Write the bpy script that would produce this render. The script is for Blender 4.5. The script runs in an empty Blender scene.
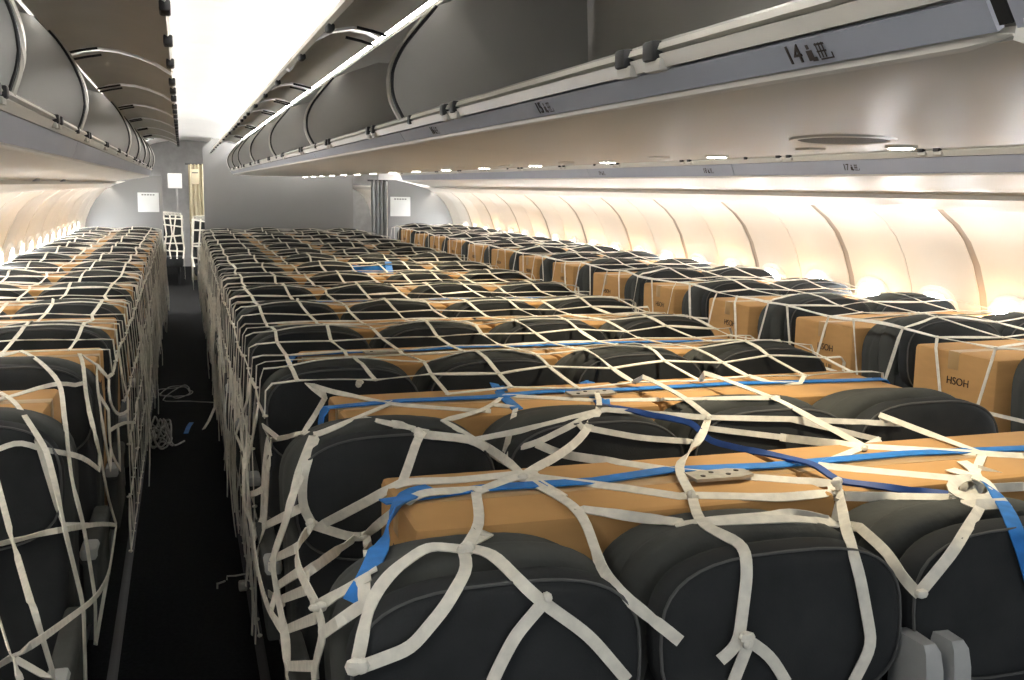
import bpy, math, random
import numpy as np
from mathutils import Vector, Matrix
from mathutils.bvhtree import BVHTree
R = random.Random(7)
C = bpy.context.scene.collection
PI = math.pi
# ------------------------------------------------------------------ camera
FPX, VP, ROLL, CAMZ = 1000.0, (182.0, 183.0), 0.9, 1.72
def cam_axes():
    ph = math.radians(ROLL)
    p1 = np.array([VP[0]-512, -(VP[1]-340), -FPX]); d = p1/np.linalg.norm(p1)
    U = np.cross(p1+np.array([1, -math.tan(ph), 0])*1000, p1); U /= np.linalg.norm(U)
    if U[1] < 0: U = -U
    return np.stack([np.cross(d, U), d, U])
RW = cam_axes()
cd = bpy.data.cameras.new('camera'); cam = bpy.data.objects.new('camera', cd); C.objects.link(cam)
cd.sensor_width = 36.0; cd.lens = FPX/1024*36; cd.clip_start = 0.05
m4 = Matrix([list(r)+[0] for r in RW]+[[0, 0, 0, 1]]); m4.translation = (0, 0, CAMZ)
cam.matrix_world = m4
bpy.context.scene.camera = cam
CAM = Vector((0, 0, CAMZ))
def ray(px, py):
    return Vector(RW @ np.array([px-512, -(py-340), -FPX])).normalized()
# ------------------------------------------------------------------ materials
def mat(name, col, rough=.6, metal=0, emit=None, estr=0, noise=None, bump=None, spec=.4):
    m = bpy.data.materials.new(name); m.use_nodes = True
    nt = m.node_tree; b = nt.nodes['Principled BSDF']
    b.inputs['Base Color'].default_value = (*col, 1)
    b.inputs['Roughness'].default_value = rough
    b.inputs['Metallic'].default_value = metal
    b.inputs['Specular IOR Level'].default_value = spec
    if emit:
        b.inputs['Emission Color'].default_value = (*emit, 1); b.inputs['Emission Strength'].default_value = estr
    tc = nt.nodes.new('ShaderNodeTexCoord')
    if noise:                      # (scale, amount, stretch)
        n = nt.nodes.new('ShaderNodeTexNoise'); n.inputs['Scale'].default_value = noise[0]; n.inputs['Detail'].default_value = 5
        mp = nt.nodes.new('ShaderNodeMapping'); mp.inputs['Scale'].default_value = noise[2] if len(noise) > 2 else (1, 1, 1)
        nt.links.new(tc.outputs['Object'], mp.inputs['Vector']); nt.links.new(mp.outputs['Vector'], n.inputs['Vector'])
        r = nt.nodes.new('ShaderNodeValToRGB')
        a = noise[1]
        r.color_ramp.elements[0].position = .3; r.color_ramp.elements[1].position = .7
        r.color_ramp.elements[0].color = (*[c*(1-a) for c in col], 1); r.color_ramp.elements[1].color = (*[min(1, c*(1+a)) for c in col], 1)
        nt.links.new(n.outputs['Fac'], r.inputs['Fac']); nt.links.new(r.outputs['Color'], b.inputs['Base Color'])
    if bump:                       # (kind, scale, strength, dist)
        if bump[0] == 'noise':
            t = nt.nodes.new('ShaderNodeTexNoise'); t.inputs['Scale'].default_value = bump[1]; t.inputs['Detail'].default_value = 4
        else:
            t = nt.nodes.new('ShaderNodeTexWave'); t.inputs['Scale'].default_value = bump[1]; t.bands_direction = bump[0]
            t.inputs['Distortion'].default_value = 1.5
        nt.links.new(tc.outputs['Object'], t.inputs['Vector'])
        bp = nt.nodes.new('ShaderNodeBump'); bp.inputs['Strength'].default_value = bump[2]; bp.inputs['Distance'].default_value = bump[3]
        nt.links.new(t.outputs['Fac'], bp.inputs['Height']); nt.links.new(bp.outputs['Normal'], b.inputs['Normal'])
    return m
M = dict(
 fabric=mat('charcoal_fabric', (.027, .029, .030), .92, noise=(9, .18), bump=('noise', 260, .35, .002), spec=.2),
 fabric_side=mat('charcoal_cover_fabric', (.062, .065, .060), .92, noise=(6, .2, (1, 1, .3)), bump=('noise', 30, .5, .006), spec=.2),
 piping=mat('grey_piping', (.085, .085, .083), .8),
 card=mat('brown_cardboard', (.47, .27, .105), .8, noise=(5, .10, (1, 1, 4)), bump=('noise', 120, .1, .001), spec=.25),
 tape=mat('tan_packing_tape', (.42, .27, .12), .3, spec=.5),
 ink=mat('black_ink', (.03, .02, .014), .7),
 green=mat('green_label', (.22, .34, .03), .6),
 web=mat('cream_webbing', (.74, .71, .62), .75, noise=(40, .12), bump=('noise', 300, .4, .001), spec=.3),
 cord=mat('pale_thin_cord', (.45, .44, .40), .8, noise=(20, .2)),
 blue=mat('blue_strap_webbing', (.015, .17, .52), .6, noise=(30, .2), spec=.35),
 navy=mat('blue_rope', (.012, .06, .25), .6, noise=(30, .2)),
 buckle=mat('dull_zinc', (.42, .40, .34), .45, .6, noise=(60, .15)),
 armrest=mat('light_grey_plastic', (.36, .37, .36), .5, noise=(50, .04)),
 dark=mat('black_plastic', (.012, .012, .012), .5),
 frame=mat('dark_grey_metal', (.06, .06, .065), .45, .3),
 carpet=mat('black_carpet', (.010, .0105, .011), .95, noise=(60, .3), bump=('noise', 400, .5, .003), spec=.1),
 track=mat('grey_track_cover', (.05, .05, .052), .6),
 bin=mat('bin_grey_plastic', (.40, .39, .365), .5, noise=(3, .04), bump=('noise', 500, .05, .0005)),
 door=mat('bin_door_lining', (.44, .42, .37), .5, noise=(3, .05), bump=('noise', 400, .05, .0005)),
 lip=mat('bin_lip_beige', (.46, .44, .39), .35, noise=(4, .04)),
 rail=mat('polished_rail', (.80, .78, .72), .22, .5),
 strip=mat('bluish_grey_strip', (.285, .30, .34), .4, noise=(4, .04)),
 soffit=mat('warm_grey_soffit', (.50, .485, .435), .38, noise=(2, .03)),
 soffit2=mat('pale_soffit_lining', (.62, .59, .53), .4, noise=(2, .03)),
 white=mat('white_ceiling', (.86, .86, .86), .5, noise=(1.5, .02)),
 panel=mat('ivory_sidewall', (.80, .75, .68), .5, noise=(2, .03)),
 seam=mat('taupe_seam', (.46, .40, .335), .6, noise=(5, .05)),
 bulk=mat('grey_bulkhead', (.235, .23, .225), .5, noise=(1.5, .04)),
 curtain=mat('grey_curtain', (.30, .30, .30), .9, noise=(8, .1), bump=('noise', 200, .2, .001)),
 cream=mat('cream_curtain', (.42, .37, .26), .8, noise=(4, .06)),
 placard=mat('pale_placard', (.72, .72, .70), .4, noise=(3, .02)),
 grille=mat('grey_mesh_grille', (.13, .125, .115), .7, bump=('noise', 500, .6, .002)),
 orange=mat('orange_tag', (.55, .14, .02), .6),
 glass=mat('daylit_pane', (.9, .93, 1), .2, emit=(.92, .96, 1), estr=55),
 lamp=mat('lit_lens', (1, 1, 1), .3, emit=(1, .96, .88), estr=25),
 cove=mat('cove_tube', (1, 1, 1), .3, emit=(1, .98, .95), estr=44),
 dimcove=mat('right_cove_tube', (1, 1, 1), .3, emit=(1, .97, .93), estr=17),
 wash=mat('sidewall_tube', (1, 1, 1), .3, emit=(1, .94, .86), estr=19),
)
# ------------------------------------------------------------------ mesh building
class MB:
    def __init__(s): s.v = []; s.f = []
    def loft(s, loops, closed=True, cap0=False, cap1=False):
        n = len(loops[0]); b = len(s.v)
        for l in loops: s.v += [tuple(p) for p in l]
        for i in range(len(loops)-1):
            for j in range(n if closed else n-1):
                k = (j+1) % n
                s.f.append((b+i*n+j, b+i*n+k, b+(i+1)*n+k, b+(i+1)*n+j))
        if cap0: s.f.append(tuple(b+j for j in reversed(range(n))))
        if cap1: s.f.append(tuple(b+(len(loops)-1)*n+j for j in range(n)))
        return s
    def box(s, lo, hi, r=0.0, rot=None, seg=2):
        """box with rounded vertical profile on all edges (r > 0 chamfers)"""
        x0, y0, z0 = lo; x1, y1, z1 = hi
        if r <= 0:
            L = [[(x0, y0, z), (x1, y0, z), (x1, y1, z), (x0, y1, z)] for z in (z0, z1)]
        else:
            r = min(r, (x1-x0)/2.01, (y1-y0)/2.01, (z1-z0)/2.01)
            L = []
            prof = [(r*(1-math.sin(a)), r*(1-math.cos(a))) for a in [PI/2*i/seg for i in range(seg+1)]]   # (inset, dz)
            zs = [(i, z0+d) for i, d in prof]+[(i, z1-d) for i, d in reversed(prof)]
            for ins, z in zs:
                loop = []
                rr = r
                for cx, cy, a0 in ((x1-r, y1-r, 0), (x0+r, y1-r, PI/2), (x0+r, y0+r, PI), (x1-r, y0+r, 1.5*PI)):
                    for q in range(seg+1):
                        a = a0+PI/2*q/seg; loop.append((cx+(rr-ins)*math.cos(a), cy+(rr-ins)*math.sin(a), z))
                L.append(loop)
        return s.loft(L, True, True, True)
    def extrude(s, poly, axis, a, b):
        """closed 2D polygon extruded along axis; poly coords are the two other axes in order"""
        def P(p, t): return {'x': (t, p[0], p[1]), 'y': (p[0], t, p[1]), 'z': (p[0], p[1], t)}[axis]
        return s.loft([[P(p, a) for p in poly], [P(p, b) for p in poly]], True, True, True)
    def sheet(s, prof, th, y0, y1, ny=1):
        """open x-z profile thickened by th to its left, run along y"""
        n = len(prof); off = []
        for i in range(n):
            a = prof[max(0, i-1)]; b = prof[min(n-1, i+1)]
            dx, dz = b[0]-a[0], b[1]-a[1]; l = math.hypot(dx, dz) or 1
            off.append((prof[i][0]-dz/l*th, prof[i][1]+dx/l*th))
        poly = list(prof)+off[::-1]
        return s.loft([[(p[0], y0+(y1-y0)*k/ny, p[1]) for p in poly] for k in range(ny+1)], True, True, True)
    def tube(s, pts, r, n=6, closed=False):
        pts = [Vector(p) for p in pts]; loops = []
        up = Vector((0.13, .2, 1)).normalized()
        for i, p in enumerate(pts):
            t = (pts[min(i+1, len(pts)-1)]-pts[max(i-1, 0)])
            t = t.normalized() if t.length > 1e-9 else Vector((0, 1, 0))
            u = t.cross(up); u = u.normalized() if u.length > 1e-4 else Vector((1, 0, 0)); w = u.cross(t)
            rr = r[i] if isinstance(r, (list, tuple)) else r
            loops.append([p+u*rr*math.cos(2*PI*k/n)+w*rr*math.sin(2*PI*k/n) for k in range(n)])
        return s.loft(loops, True, True, True)
    def ribbon(s, pts, nrm, w, th=.003, twist=0.0):
        """flat webbing along pts; nrm the surface normal per point"""
        loops = []; n = len(pts)
        for i, p in enumerate(pts):
            t = pts[min(i+1, n-1)]-pts[max(i-1, 0)]
            if t.length < 1e-9: t = Vector((0, 1, 0))
            t.normalize(); nn = nrm[i]-t*nrm[i].dot(t)
            nn = nn.normalized() if nn.length > 1e-4 else t.orthogonal().normalized()
            sd = t.cross(nn)
            if twist:
                a = twist*math.sin(PI*i/max(1, n-1)); sd, nn = sd*math.cos(a)+nn*math.sin(a), nn*math.cos(a)-sd*math.sin(a)
            ww = w[i] if isinstance(w, list) else w
            loops.append([p+sd*ww/2, p+sd*ww/2+nn*th, p-sd*ww/2+nn*th, p-sd*ww/2])
        return s.loft(loops, True, True, True)
    def lump(s, c, rx, ry, rz, n=6, m=3):
        c = Vector(c); loops = []
        for i in range(m+1):
            a = -PI/2*.93+PI*.93*i/m
            loops.append([(c.x+rx*math.cos(a)*math.cos(2*PI*k/n), c.y+ry*math.cos(a)*math.sin(2*PI*k/n), c.z+rz*math.sin(a)) for k in range(n)])
        return s.loft(loops, True, True, True)
    def mesh(s, name, m, smooth=True):
        me = bpy.data.meshes.new(name); me.from_pydata([tuple(p) for p in s.v], [], s.f)
        me.materials.append(M[m]); me.validate(); me.update()
        if smooth:
            me.polygons.foreach_set('use_smooth', [True]*len(me.polygons)); me.set_sharp_from_angle(angle=math.radians(38))
        return me
    def build(s, name, m, parent=None, loc=(0, 0, 0), smooth=True):
        o = bpy.data.objects.new(name, s.mesh(name, m, smooth)); C.objects.link(o); o.location = loc
        if parent: o.parent = parent
        return o
def tag(o, label=None, cat=None, group=None, kind=None):
    if label: o['label'] = label
    if cat: o['category'] = cat
    if group: o['group'] = group
    if kind: o['kind'] = kind
    return o
def thing(name, label, cat, loc=(0, 0, 0), rz=0, group=None, kind=None):
    o = bpy.data.objects.new(name, None); C.objects.link(o); o.location = loc; o.rotation_euler = (0, 0, rz); o.empty_display_size = .1
    return tag(o, label, cat, group, kind)
def children(o): return [c for c in bpy.data.objects if c.parent == o]
def dup(proto, kids, loc, rz=0, skip=()):
    """copy of a thing with copies of its parts (and sub-parts)"""
    r = proto.copy(); C.objects.link(r); r.location = loc; r.rotation_euler = (0, 0, rz)
    for ch, subs in kids:
        if ch.name.split('.')[0] in skip: continue
        c = ch.copy(); C.objects.link(c); c.parent = r
        for g in subs:
            d = g.copy(); C.objects.link(d); d.parent = c
    return r
def struct(name, mb, m, parent=None, smooth=True):
    o = mb.build(name, m, parent, smooth=smooth)
    if parent is None: o['kind'] = 'structure'
    return o
def text_mesh(txt, size, name, m, th=.0006):
    cu = bpy.data.curves.new(name, 'FONT'); cu.body = txt; cu.size = size; cu.align_x = 'CENTER'; cu.align_y = 'CENTER'; cu.extrude = th
    o = bpy.data.objects.new(name, cu); C.objects.link(o)
    dg = bpy.context.evaluated_depsgraph_get()
    me = bpy.data.meshes.new_from_object(o.evaluated_get(dg)); me.name = name
    bpy.data.objects.remove(o); bpy.data.curves.remove(cu)
    me.materials.clear(); me.materials.append(M[m])
    return me
ORD = ['first', 'second', 'third', 'fourth', 'fifth', 'sixth', 'seventh', 'eighth', 'ninth', 'tenth', 'eleventh', 'twelfth',
       'thirteenth', 'fourteenth', 'fifteenth', 'sixteenth']
XC = 1.29                       # the cabin's centre line
def mir(p): return [(2*XC-x, z) for x, z in p]
Y0, Y1, YB = -1.2, 22.0, 14.5   # cabin behind the camera, far end, bulkheads
# ------------------------------------------------------------------ floor, walls, ceiling
struct('floor', MB().box((-1.5, Y0, -.06), (4.1, Y1, 0)), 'carpet')
for i, (x, nm) in enumerate(((-.305, 'seat track cover'), (.205, 'x'), (2.33, 'x'), (2.85, 'x'))):
    struct('trim_%d' % (i+1), MB().box((x, Y0, 0.0005), (x+.035, YB, .006), .002), 'track')
WALLR = [(3.558, 1.662), (3.60, 1.630), (3.68, 1.575), (3.76, 1.49), (3.83, 1.37), (3.885, 1.22), (3.92, 1.05), (3.945, .80), (3.95, .50), (3.93, .12), (3.90, .0)]
def wall(side):
    pr = WALLR if side == 'right' else mir(WALLR)
    back = [(x+(.004 if side == 'right' else -.004), z+.003) for x, z in pr]
    o = MB()
    poly = back+[(4.1 if side == 'right' else -1.52, 0), (4.1 if side == 'right' else -1.52, 1.72)]
    o.extrude(poly, 'y', Y0, Y1)
    w = struct('wall_'+side, o, 'seam')
    y = 4.10-1.07*5
    k = 0
    while y < Y1:
        mb = MB(); a, b = y+.026, y+1.07-.026; mid = (a+b)/2
        for u, v in ((a, mid-.004), (mid+.004, b)):
            mb.sheet(pr if side == 'right' else pr[::-1], -.004, u, v)
        if side == 'right' or True:
            mb.build('sidewall_panel', 'panel', w)
        y += 1.07
    y = 5.498-.533*11; k = 0
    n = 0
    while y < YB-.3:
        if y > (1.8 if side == 'right' else 4.0):
            win(side, y)
        y += .533
    return w
WN = [0]
def win(side, y):
    WN[0] += 1
    sgn = 1 if side == 'right' else -1
    e = thing('window_%d' % WN[0], None, None, kind='structure')
    cx = 3.903 if side == 'right' else 2*XC-3.903
    tilt = .14
    def ring(rw, rh, d, n=22):
        pts = []
        for k in range(n):
            a = 2*PI*k/n; c, s_ = math.cos(a), math.sin(a)
            dy = rw*math.copysign(abs(c)**.75, c); dz = rh*math.copysign(abs(s_)**.75, s_)
            pts.append((cx-sgn*(d+dz*math.sin(tilt)), y+dy, 1.02+dz*math.cos(tilt)))
        return pts
    f = MB().loft([ring(.165, .215, -.02), ring(.165, .215, .012), ring(.15, .20, .022), ring(.128, .178, .020), ring(.118, .168, -.006), ring(.118, .168, -.02)]); f.build('window_frame', 'panel', e)
    MB().loft([ring(.125, .175, -.012), ring(.125, .175, .002)], True, True, True).build('window_pane', 'glass', e)
wall('right'); wall('left')
# taupe pillar strips standing proud of the sidewall
for i, (yy, sd) in enumerate(((4.66, 'right'), (10.05, 'right'))):
    p = [q for q in WALLR[1:8]]
    if sd == 'left': p = mir(p)[::-1]
    struct('trim_%d' % (5+i), MB().sheet(p, .02, yy-.04, yy+.035), 'seam')
# valances over the panels with the tube that washes the sidewall
for side in ('right', 'left'):
    f = (lambda p: p) if side == 'right' else mir
    pr = f([(3.40, 1.70), (3.46, 1.672), (3.492, 1.650), (3.502, 1.650), (3.508, 1.665), (3.50, 1.715), (3.62, 1.715), (3.62, 1.73), (3.40, 1.73)])
    mb = MB().extrude(pr, 'y', Y0, Y1)
    struct('trim_%d' % (7 if side == 'right' else 8), mb, 'soffit2')
    t = thing('sidewall_light', 'long lit tube washing the %s sidewall panels from above' % side, 'light')
    x = 3.540 if side == 'right' else 2*XC-3.540
    MB().box((x-.012, 1.0, 1.668), (x+.012, Y1-.2, 1.692), .003).build('tube', 'wash', t)
    MB().box((x-.02, 1.0, 1.692), (x+.02, Y1-.2, 1.708), .003).build('housing', 'white', t)
# ceilings over both aisles, built of panels with open joints
def ceil_prof(cx, hw): return [(cx-hw-.06, 2.45), (cx-hw, 2.455), (cx-hw*.75, 2.52), (cx-hw*.4, 2.575), (cx, 2.59), (cx+hw*.4, 2.575), (cx+hw*.75, 2.52), (cx+hw, 2.455), (cx+hw+.06, 2.45)]
cm = MB()
for cx in (.13, 2*XC-.13):
    y = Y0
    while y < Y1:
        cm.sheet(ceil_prof(cx, .80), .02, y+.004, min(y+1.6, Y1)-.004); y += 1.6
cm.box((-1.52, Y0, 2.63), (4.1, Y1, 2.68))
cm.box((-1.54, Y0, 1.7), (-1.50, Y1, 2.66)); cm.box((4.08, Y0, 1.7), (4.12, Y1, 2.66))
struct('ceiling', cm, 'white')
for cx, nm in ((.13, 'left'), (2*XC-.13, 'right')):
    for s_ in (-1, 1):
        t = thing('cove_light', 'white cove tube above the %s row of bins along the %s aisle ceiling' % ('outer' if (s_ < 0) == (nm == 'left') else 'centre', nm), 'light')
        x = cx+s_*.775
        MB().box((x-.03, .3, 2.395), (x+.03, 20.0, 2.425), .006).build('tube', 'cove' if nm == 'left' else 'dimcove', t)
        MB().box((x-.03, .3, 2.425), (x+.03, Y1-.3, 2.44), .003).build('holder', 'white', t)
# ------------------------------------------------------------------ bulkheads
def bulk(name, poly, y, th=.05, m='bulk'):
    return struct(name, MB().extrude(poly, 'y', y, y+th), m)
bulk('wall_centre', [(.28, 0), (2.33, 0), (2.33, 2.2), (2.2, 2.33), (.41, 2.33), (.28, 2.2)], YB)
rw = [(x-.02, z) for x, z in WALLR]
bulk('wall_far_right', [(2.84, 0)]+[(3.86, 0), (3.88, .5), (3.87, .8), (3.845, 1.05), (3.81, 1.22), (3.75, 1.37), (3.68, 1.49), (3.58, 1.60), (3.45, 1.68), (3.2, 1.76), (2.95, 1.81), (2.84, 1.81)], YB)
bulk('wall_far_left', [(2*XC-x, z) for x, z in [(2.84, 0), (3.86, 0), (3.88, .5), (3.87, .8), (3.845, 1.05), (3.81, 1.22), (3.75, 1.37), (3.68, 1.49), (3.58, 1.60), (3.45, 1.68), (3.2, 1.76), (2.95, 1.81), (2.84, 1.81)]][::-1], YB)
for x0, x1, z0, z1, lb in ((-.575, -.305, 1.325, 1.585, 'pale square notice on the grey bulkhead ahead of the left seat rows'),
                           (2.87, 3.165, 1.29, 1.57, 'pale square notice on the grey bulkhead beside the right aisle curtain')):
    t = thing('notice_board', lb, 'notice', ((x0+x1)/2, YB+.002, z0))
    w = (x1-x0)/2
    MB().box((-w, -.012, 0), (w, 0, z1-z0), .004).build('board', 'placard', t)
    mb = MB()
    for k in range(5): mb.box((-w*.62+k*w*.26, -.0135, (z1-z0)*.86), (-w*.62+k*w*.26+w*.18, -.0125, (z1-z0)*.91))
    mb.build('printed_line', 'track', t)
# curtain in the right aisle
def pleats(x0, x1, n, amp, y):
    return [(x0+(x1-x0)*i/(n*8), y+amp*math.sin(2*PI*i/8)) for i in range(n*8+1)]
def curtain(name, label, x0, x1, y, z0, z1, n, m):
    front = pleats(x0, x1, n, .028, y); back = [(a, b+.008) for a, b in front][::-1]
    t = thing(name, label, 'curtain', (0, 0, 0))
    MB().extrude(front+back, 'z', z0, z1).build('pleated_cloth', m, t)
    MB().tube([(x0-.05, y, z1), (x1+.05, y, z1)], .012).build('curtain_rail', 'frame', t)
curtain('aisle_curtain', 'grey pleated curtain gathered beside the right bulkhead at the end of the aisle', 2.60, 2.83, YB+.06, .25, 1.80, 4, 'curtain')
# ------------------------------------------------------------------ overhead bins
DL = [(-.37, 1.915), (-.348, 1.98), (-.343, 2.03), (-.352, 2.09), (-.382, 2.165), (-.43, 2.245), (-.50, 2.325)]
DC = [(.63, 1.915), (.603, 1.965), (.594, 2.01), (.598, 2.06), (.62, 2.11), (.653, 2.157), (.727, 2.245)]
def smooth2(p, n=4):
    out = []
    for i in range(len(p)-1):
        a, b, c, d = p[max(0, i-1)], p[i], p[i+1], p[min(len(p)-1, i+2)]
        for k in range(n):
            t = k/n
            out.append(tuple(.5*(2*b[q]+(c[q]-a[q])*t+(2*a[q]-5*b[q]+4*c[q]-d[q])*t*t+(3*b[q]-a[q]-3*c[q]+d[q])*t**3) for q in (0, 1)))
    return out+[p[-1]]
DL, DC = smooth2(DL), smooth2(DC)
def shells(kind):
    if kind == 'outer_left':
        return dict(D=DL, back=[(-.80, 2.40), (-1.12, 2.25), (-1.2, 1.92)], shell=[(-.37, 1.905), (-1.24, 1.905), (-1.24, 2.28), (-.82, 2.43), (-.52, 2.345)],
                    fascia=[(-.362, 1.918), (-.380, 1.910), (-.374, 1.900), (-.385, 1.880)], strip=[(-.387, 1.876), (-.412, 1.812)], bead=(-.418, 1.806),
                    soffit=[(-.42, 1.800), (-.52, 1.775), (-.66, 1.755), (-.80, 1.733), (-.815, 1.722), (-.86, 1.706), (-.92, 1.684)],
                    door=[(-.46, 2.275), (-.40, 2.298), (-.33, 2.308), (-.25, 2.302), (-.17, 2.283), (-.09, 2.252), (-.03, 2.215)])
    return dict(D=DC, back=[(.95, 2.33), (1.20, 2.33), (1.22, 1.92)], shell=[(.63, 1.905), (1.235, 1.905), (1.235, 2.34), (.95, 2.36), (.76, 2.285)],
                fascia=[(.622, 1.918), (.639, 1.911), (.631, 1.902), (.637, 1.890)], strip=[(.638, 1.886), (.655, 1.859)], bead=(.662, 1.853),
                soffit=[(.664, 1.849), (.70, 1.842), (.78, 1.836), (.92, 1.832), (1.29, 1.830)],
                door=[(.705, 2.258), (.66, 2.278), (.60, 2.285), (.53, 2.272), (.46, 2.235), (.41, 2.18), (.375, 2.125)])
def bin_unit(kind, y0, y1, divs, gaps, label, group, number=None):
    S = shells('outer_left' if kind.startswith('outer') else 'centre')
    fl = mir if kind.endswith('right') else (lambda p: p)
    flip = kind.endswith('right')
    inward = -1 if (kind in ('outer_left', 'centre_right')) else 1     # direction from aisle towards the bin's back
    t = thing('overhead_bin', label, 'overhead bin', (0, 0, 0), 0, group)
    def sh(p, th, a, b, name, m):
        p = fl(p); th2 = th*(1 if not flip else -1)
        return MB().sheet(p, th2, a, b).build(name, m, t)
    o = -1 if kind.startswith('centre') else 1
    sh(S['shell'], .012*o*-1, y0+.002, y1-.002, 'shell', 'bin')
    sh(S['fascia'], .010*o, y0, y1, 'lip', 'lip')
    bx, bz = fl([S['D'][0]])[0]
    MB().tube([(bx, y0+.002, bz+.002), (bx, y1-.002, bz+.002)], .0065, 8).build('rail', 'rail', t)
    sh(S['strip'], .008*o, y0+.003, y1-.003, 'row_number_strip', 'strip')
    bx, bz = fl([S['bead']])[0]
    MB().tube([(bx, y0, bz), (bx, y0+.05, bz), (bx, y1, bz)], [.0012, .008, .008] if y0 < .8 else .008, 8).build('bead', 'soffit2', t)
    for d in divs:
        poly = fl(S['D']+S['back'])
        dv = MB().extrude(poly, 'y', d, d+.018).build('divider', 'bin', t)
        pts = [(x, d-.001, z) for x, z in fl(S['D'])]
        MB().tube(pts, .005, 6).build('edge_seal', 'dark', dv)
        pts = [(x, d+.024, z) for x, z in fl([(x-inward*.004*(1 if not flip else -1), z) for x, z in S['D']])]
        MB().tube(pts, .009, 6).build('edge_moulding', 'lip', dv)
        for q in (0.12,):
            lx, lz = fl([S['D'][0]])[0]
            MB().box((lx-inward*.006-.009, d-q-.012, lz-.020), (lx-inward*.006+.009, d-q+.012, lz+.005), .003).build('latch_striker', 'dark', t)
    mids = [1.335+1.065*k for k in range(13) if y0+.1 < 1.335+1.065*k < y1-.1]
    for mi in mids:
        for q in (-.047, .047):
            lx, lz = fl([S['D'][0]])[0]; ox = lx-inward*.008
            MB().box((ox-.011, mi+q-.017, lz-.020), (ox+.011, mi+q+.017, lz+.007), .004).build('latch_striker', 'dark', t)
            MB().box((lx-.012, mi+q-.026, lz-.034), (lx+.012, mi+q+.022, lz-.017), .003).build('striker_plate', 'lip', t)
    for a, b in zip(gaps[:-1], gaps[1:]):
        dr = sh(S['door'], .014*(-1 if kind.startswith('centre') else 1)*1, a+.03, b-.03, 'door', 'door')
        pts = fl(S['door']); (tx, tz) = pts[-1]; (hx, hz) = pts[0]
        for e in (a+.034, b-.034):
            MB().tube([(x, e, z) for x, z in pts], .009, 6).build('door_edge', 'white', dr)
        L = b-a; q_ = .6 if kind.startswith('centre') else 1
        for fr in (.2, .5, .8):
            yy = a+L*fr
            MB().box((tx-.016*q_, yy-.05*q_, tz-.024*q_), (tx+.016*q_, yy+.05*q_, tz+.008*q_), .006).build('door_latch', 'dark', dr)
        for fr in (.06, .94):
            yy = a+L*fr
            q = pts[1]
            MB().tube([(hx, yy, hz-.012), (q[0], yy, q[1]-.02), (pts[2][0], yy, pts[2][1]-.016)], .0055, 6).build('hinge_arm', 'dark', dr)
    return t
# left outer bins
lb = [(.9, 4.30, [2.58, 4.22], [.9, 2.62, 4.95]), (4.30, 7.78, [7.70], [4.95, 6.65, 8.30]), (7.78, 9.4, [9.32], [8.30, 9.95]),
      (9.4, 11.0, [10.92], [9.95, 11.6]), (11.0, 12.6, [12.5], [11.6, 13.25]), (12.6, 14.2, [14.15], [13.25, 14.2])]
for i, (a, b, d, g) in enumerate(lb):
    bin_unit('outer_left', a, b, d, g, 'open grey overhead bin above the left windows, %s from the camera' % ORD[i], 'open bins above the left window seats')
cb = [(.69, 3.04, [2.97], [1.62, 3.75]), (3.04, 5.17, [5.10], [3.75, 5.88]), (5.17, 7.31, [7.24], [5.88, 6.95, 8.0]), (7.31, 9.44, [9.37], [8.0, 10.15]),
      (9.44, 11.57, [11.50], [10.15, 12.3]), (11.57, 14.2, [12.9, 14.15], [12.3, 14.2])]
for i, (a, b, d, g) in enumerate(cb):
    bin_unit('centre_left', a, b, d, g, 'open grey overhead bin over the centre seats facing the left aisle, %s from the camera' % ORD[i], 'open bins over the centre seats')
rb = [(1.3, 2.95), (2.95, 5.08), (5.08, 7.22), (7.22, 9.35), (9.35, 11.5), (11.5, 14.2)]
for i, (a, b) in enumerate(rb):
    bin_unit('outer_right', a, b, [b-.06], [a, b], 'grey overhead bin above the right windows, %s from the camera' % ORD[i], 'bins above the right window seats')
# near bin end over the centre, beyond the joint
t = thing('bin_end_module', 'pale grey rounded end module at the near end of the centre bins', 'panel')
S = shells('centre')
MB().sheet(S['strip'], -.008, -.6, .672).build('row_number_strip', 'strip', t)
MB().sheet(S['fascia'], -.010, -.6, .672).build('lip', 'lip', t)
MB().sheet([(.645, 1.862), (.648, 1.852), (.66, 1.842), (.70, 1.832), (.78, 1.826), (1.29, 1.822)], -.012, -.6, .652).build('soffit', 'soffit2', t)
# dark joint bands
MB().sheet([(.617, 1.922), (.6325, 1.890), (.650, 1.862)], -.006, .674, .688).build('joint_band', 'dark', t)
MB().tube([(.633, .715, 1.890), (.640, .71, 1.880), (.652, .708, 1.863)], .0025, 6).build('end_line', 'dark', t)
# outer soffits and centre soffit (service panels) under the bins
def run(name, label, cat, parts):
    t = thing(name, label, cat)
    for n, m, mb in parts: mb.build(n, m, t)
    return t
SO = shells('outer_left')['soffit']; SCn = shells('centre')['soffit']
def soff(prof, th, ys):
    mb = MB()
    for a, b in zip(ys[:-1], ys[1:]): mb.sheet(prof, th, a+.002, b-.002)
    return mb
ys = [-.6]+[2.95+2.135*k for k in range(5)]+[14.2]
tl = run('service_panel', 'long warm grey underside panel below the left outer bins above the window seats', 'panel', [('soffit', 'soffit', soff(SO, -.01, ys)),])
tr = run('service_panel', 'long warm grey underside panel below the right outer bins above the window seats', 'panel', [('soffit', 'soffit', soff(mir(SO), .01, ys)),])
cs = SCn+mir(SCn)[::-1][1:]
tcn = run('service_panel', 'wide warm grey underside below the centre bins, with oval speaker grille', 'panel', [('soffit', 'soffit', soff(cs, .012, [.69]+ys[1:]))])
# edge of the centre soffit along the right aisle
MB().extrude([(1.90, 1.8535), (1.927, 1.857), (1.955, 1.92), (1.90, 1.93)], 'y', .7, 14.2).build('right_edge', 'lip', tcn)
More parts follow.
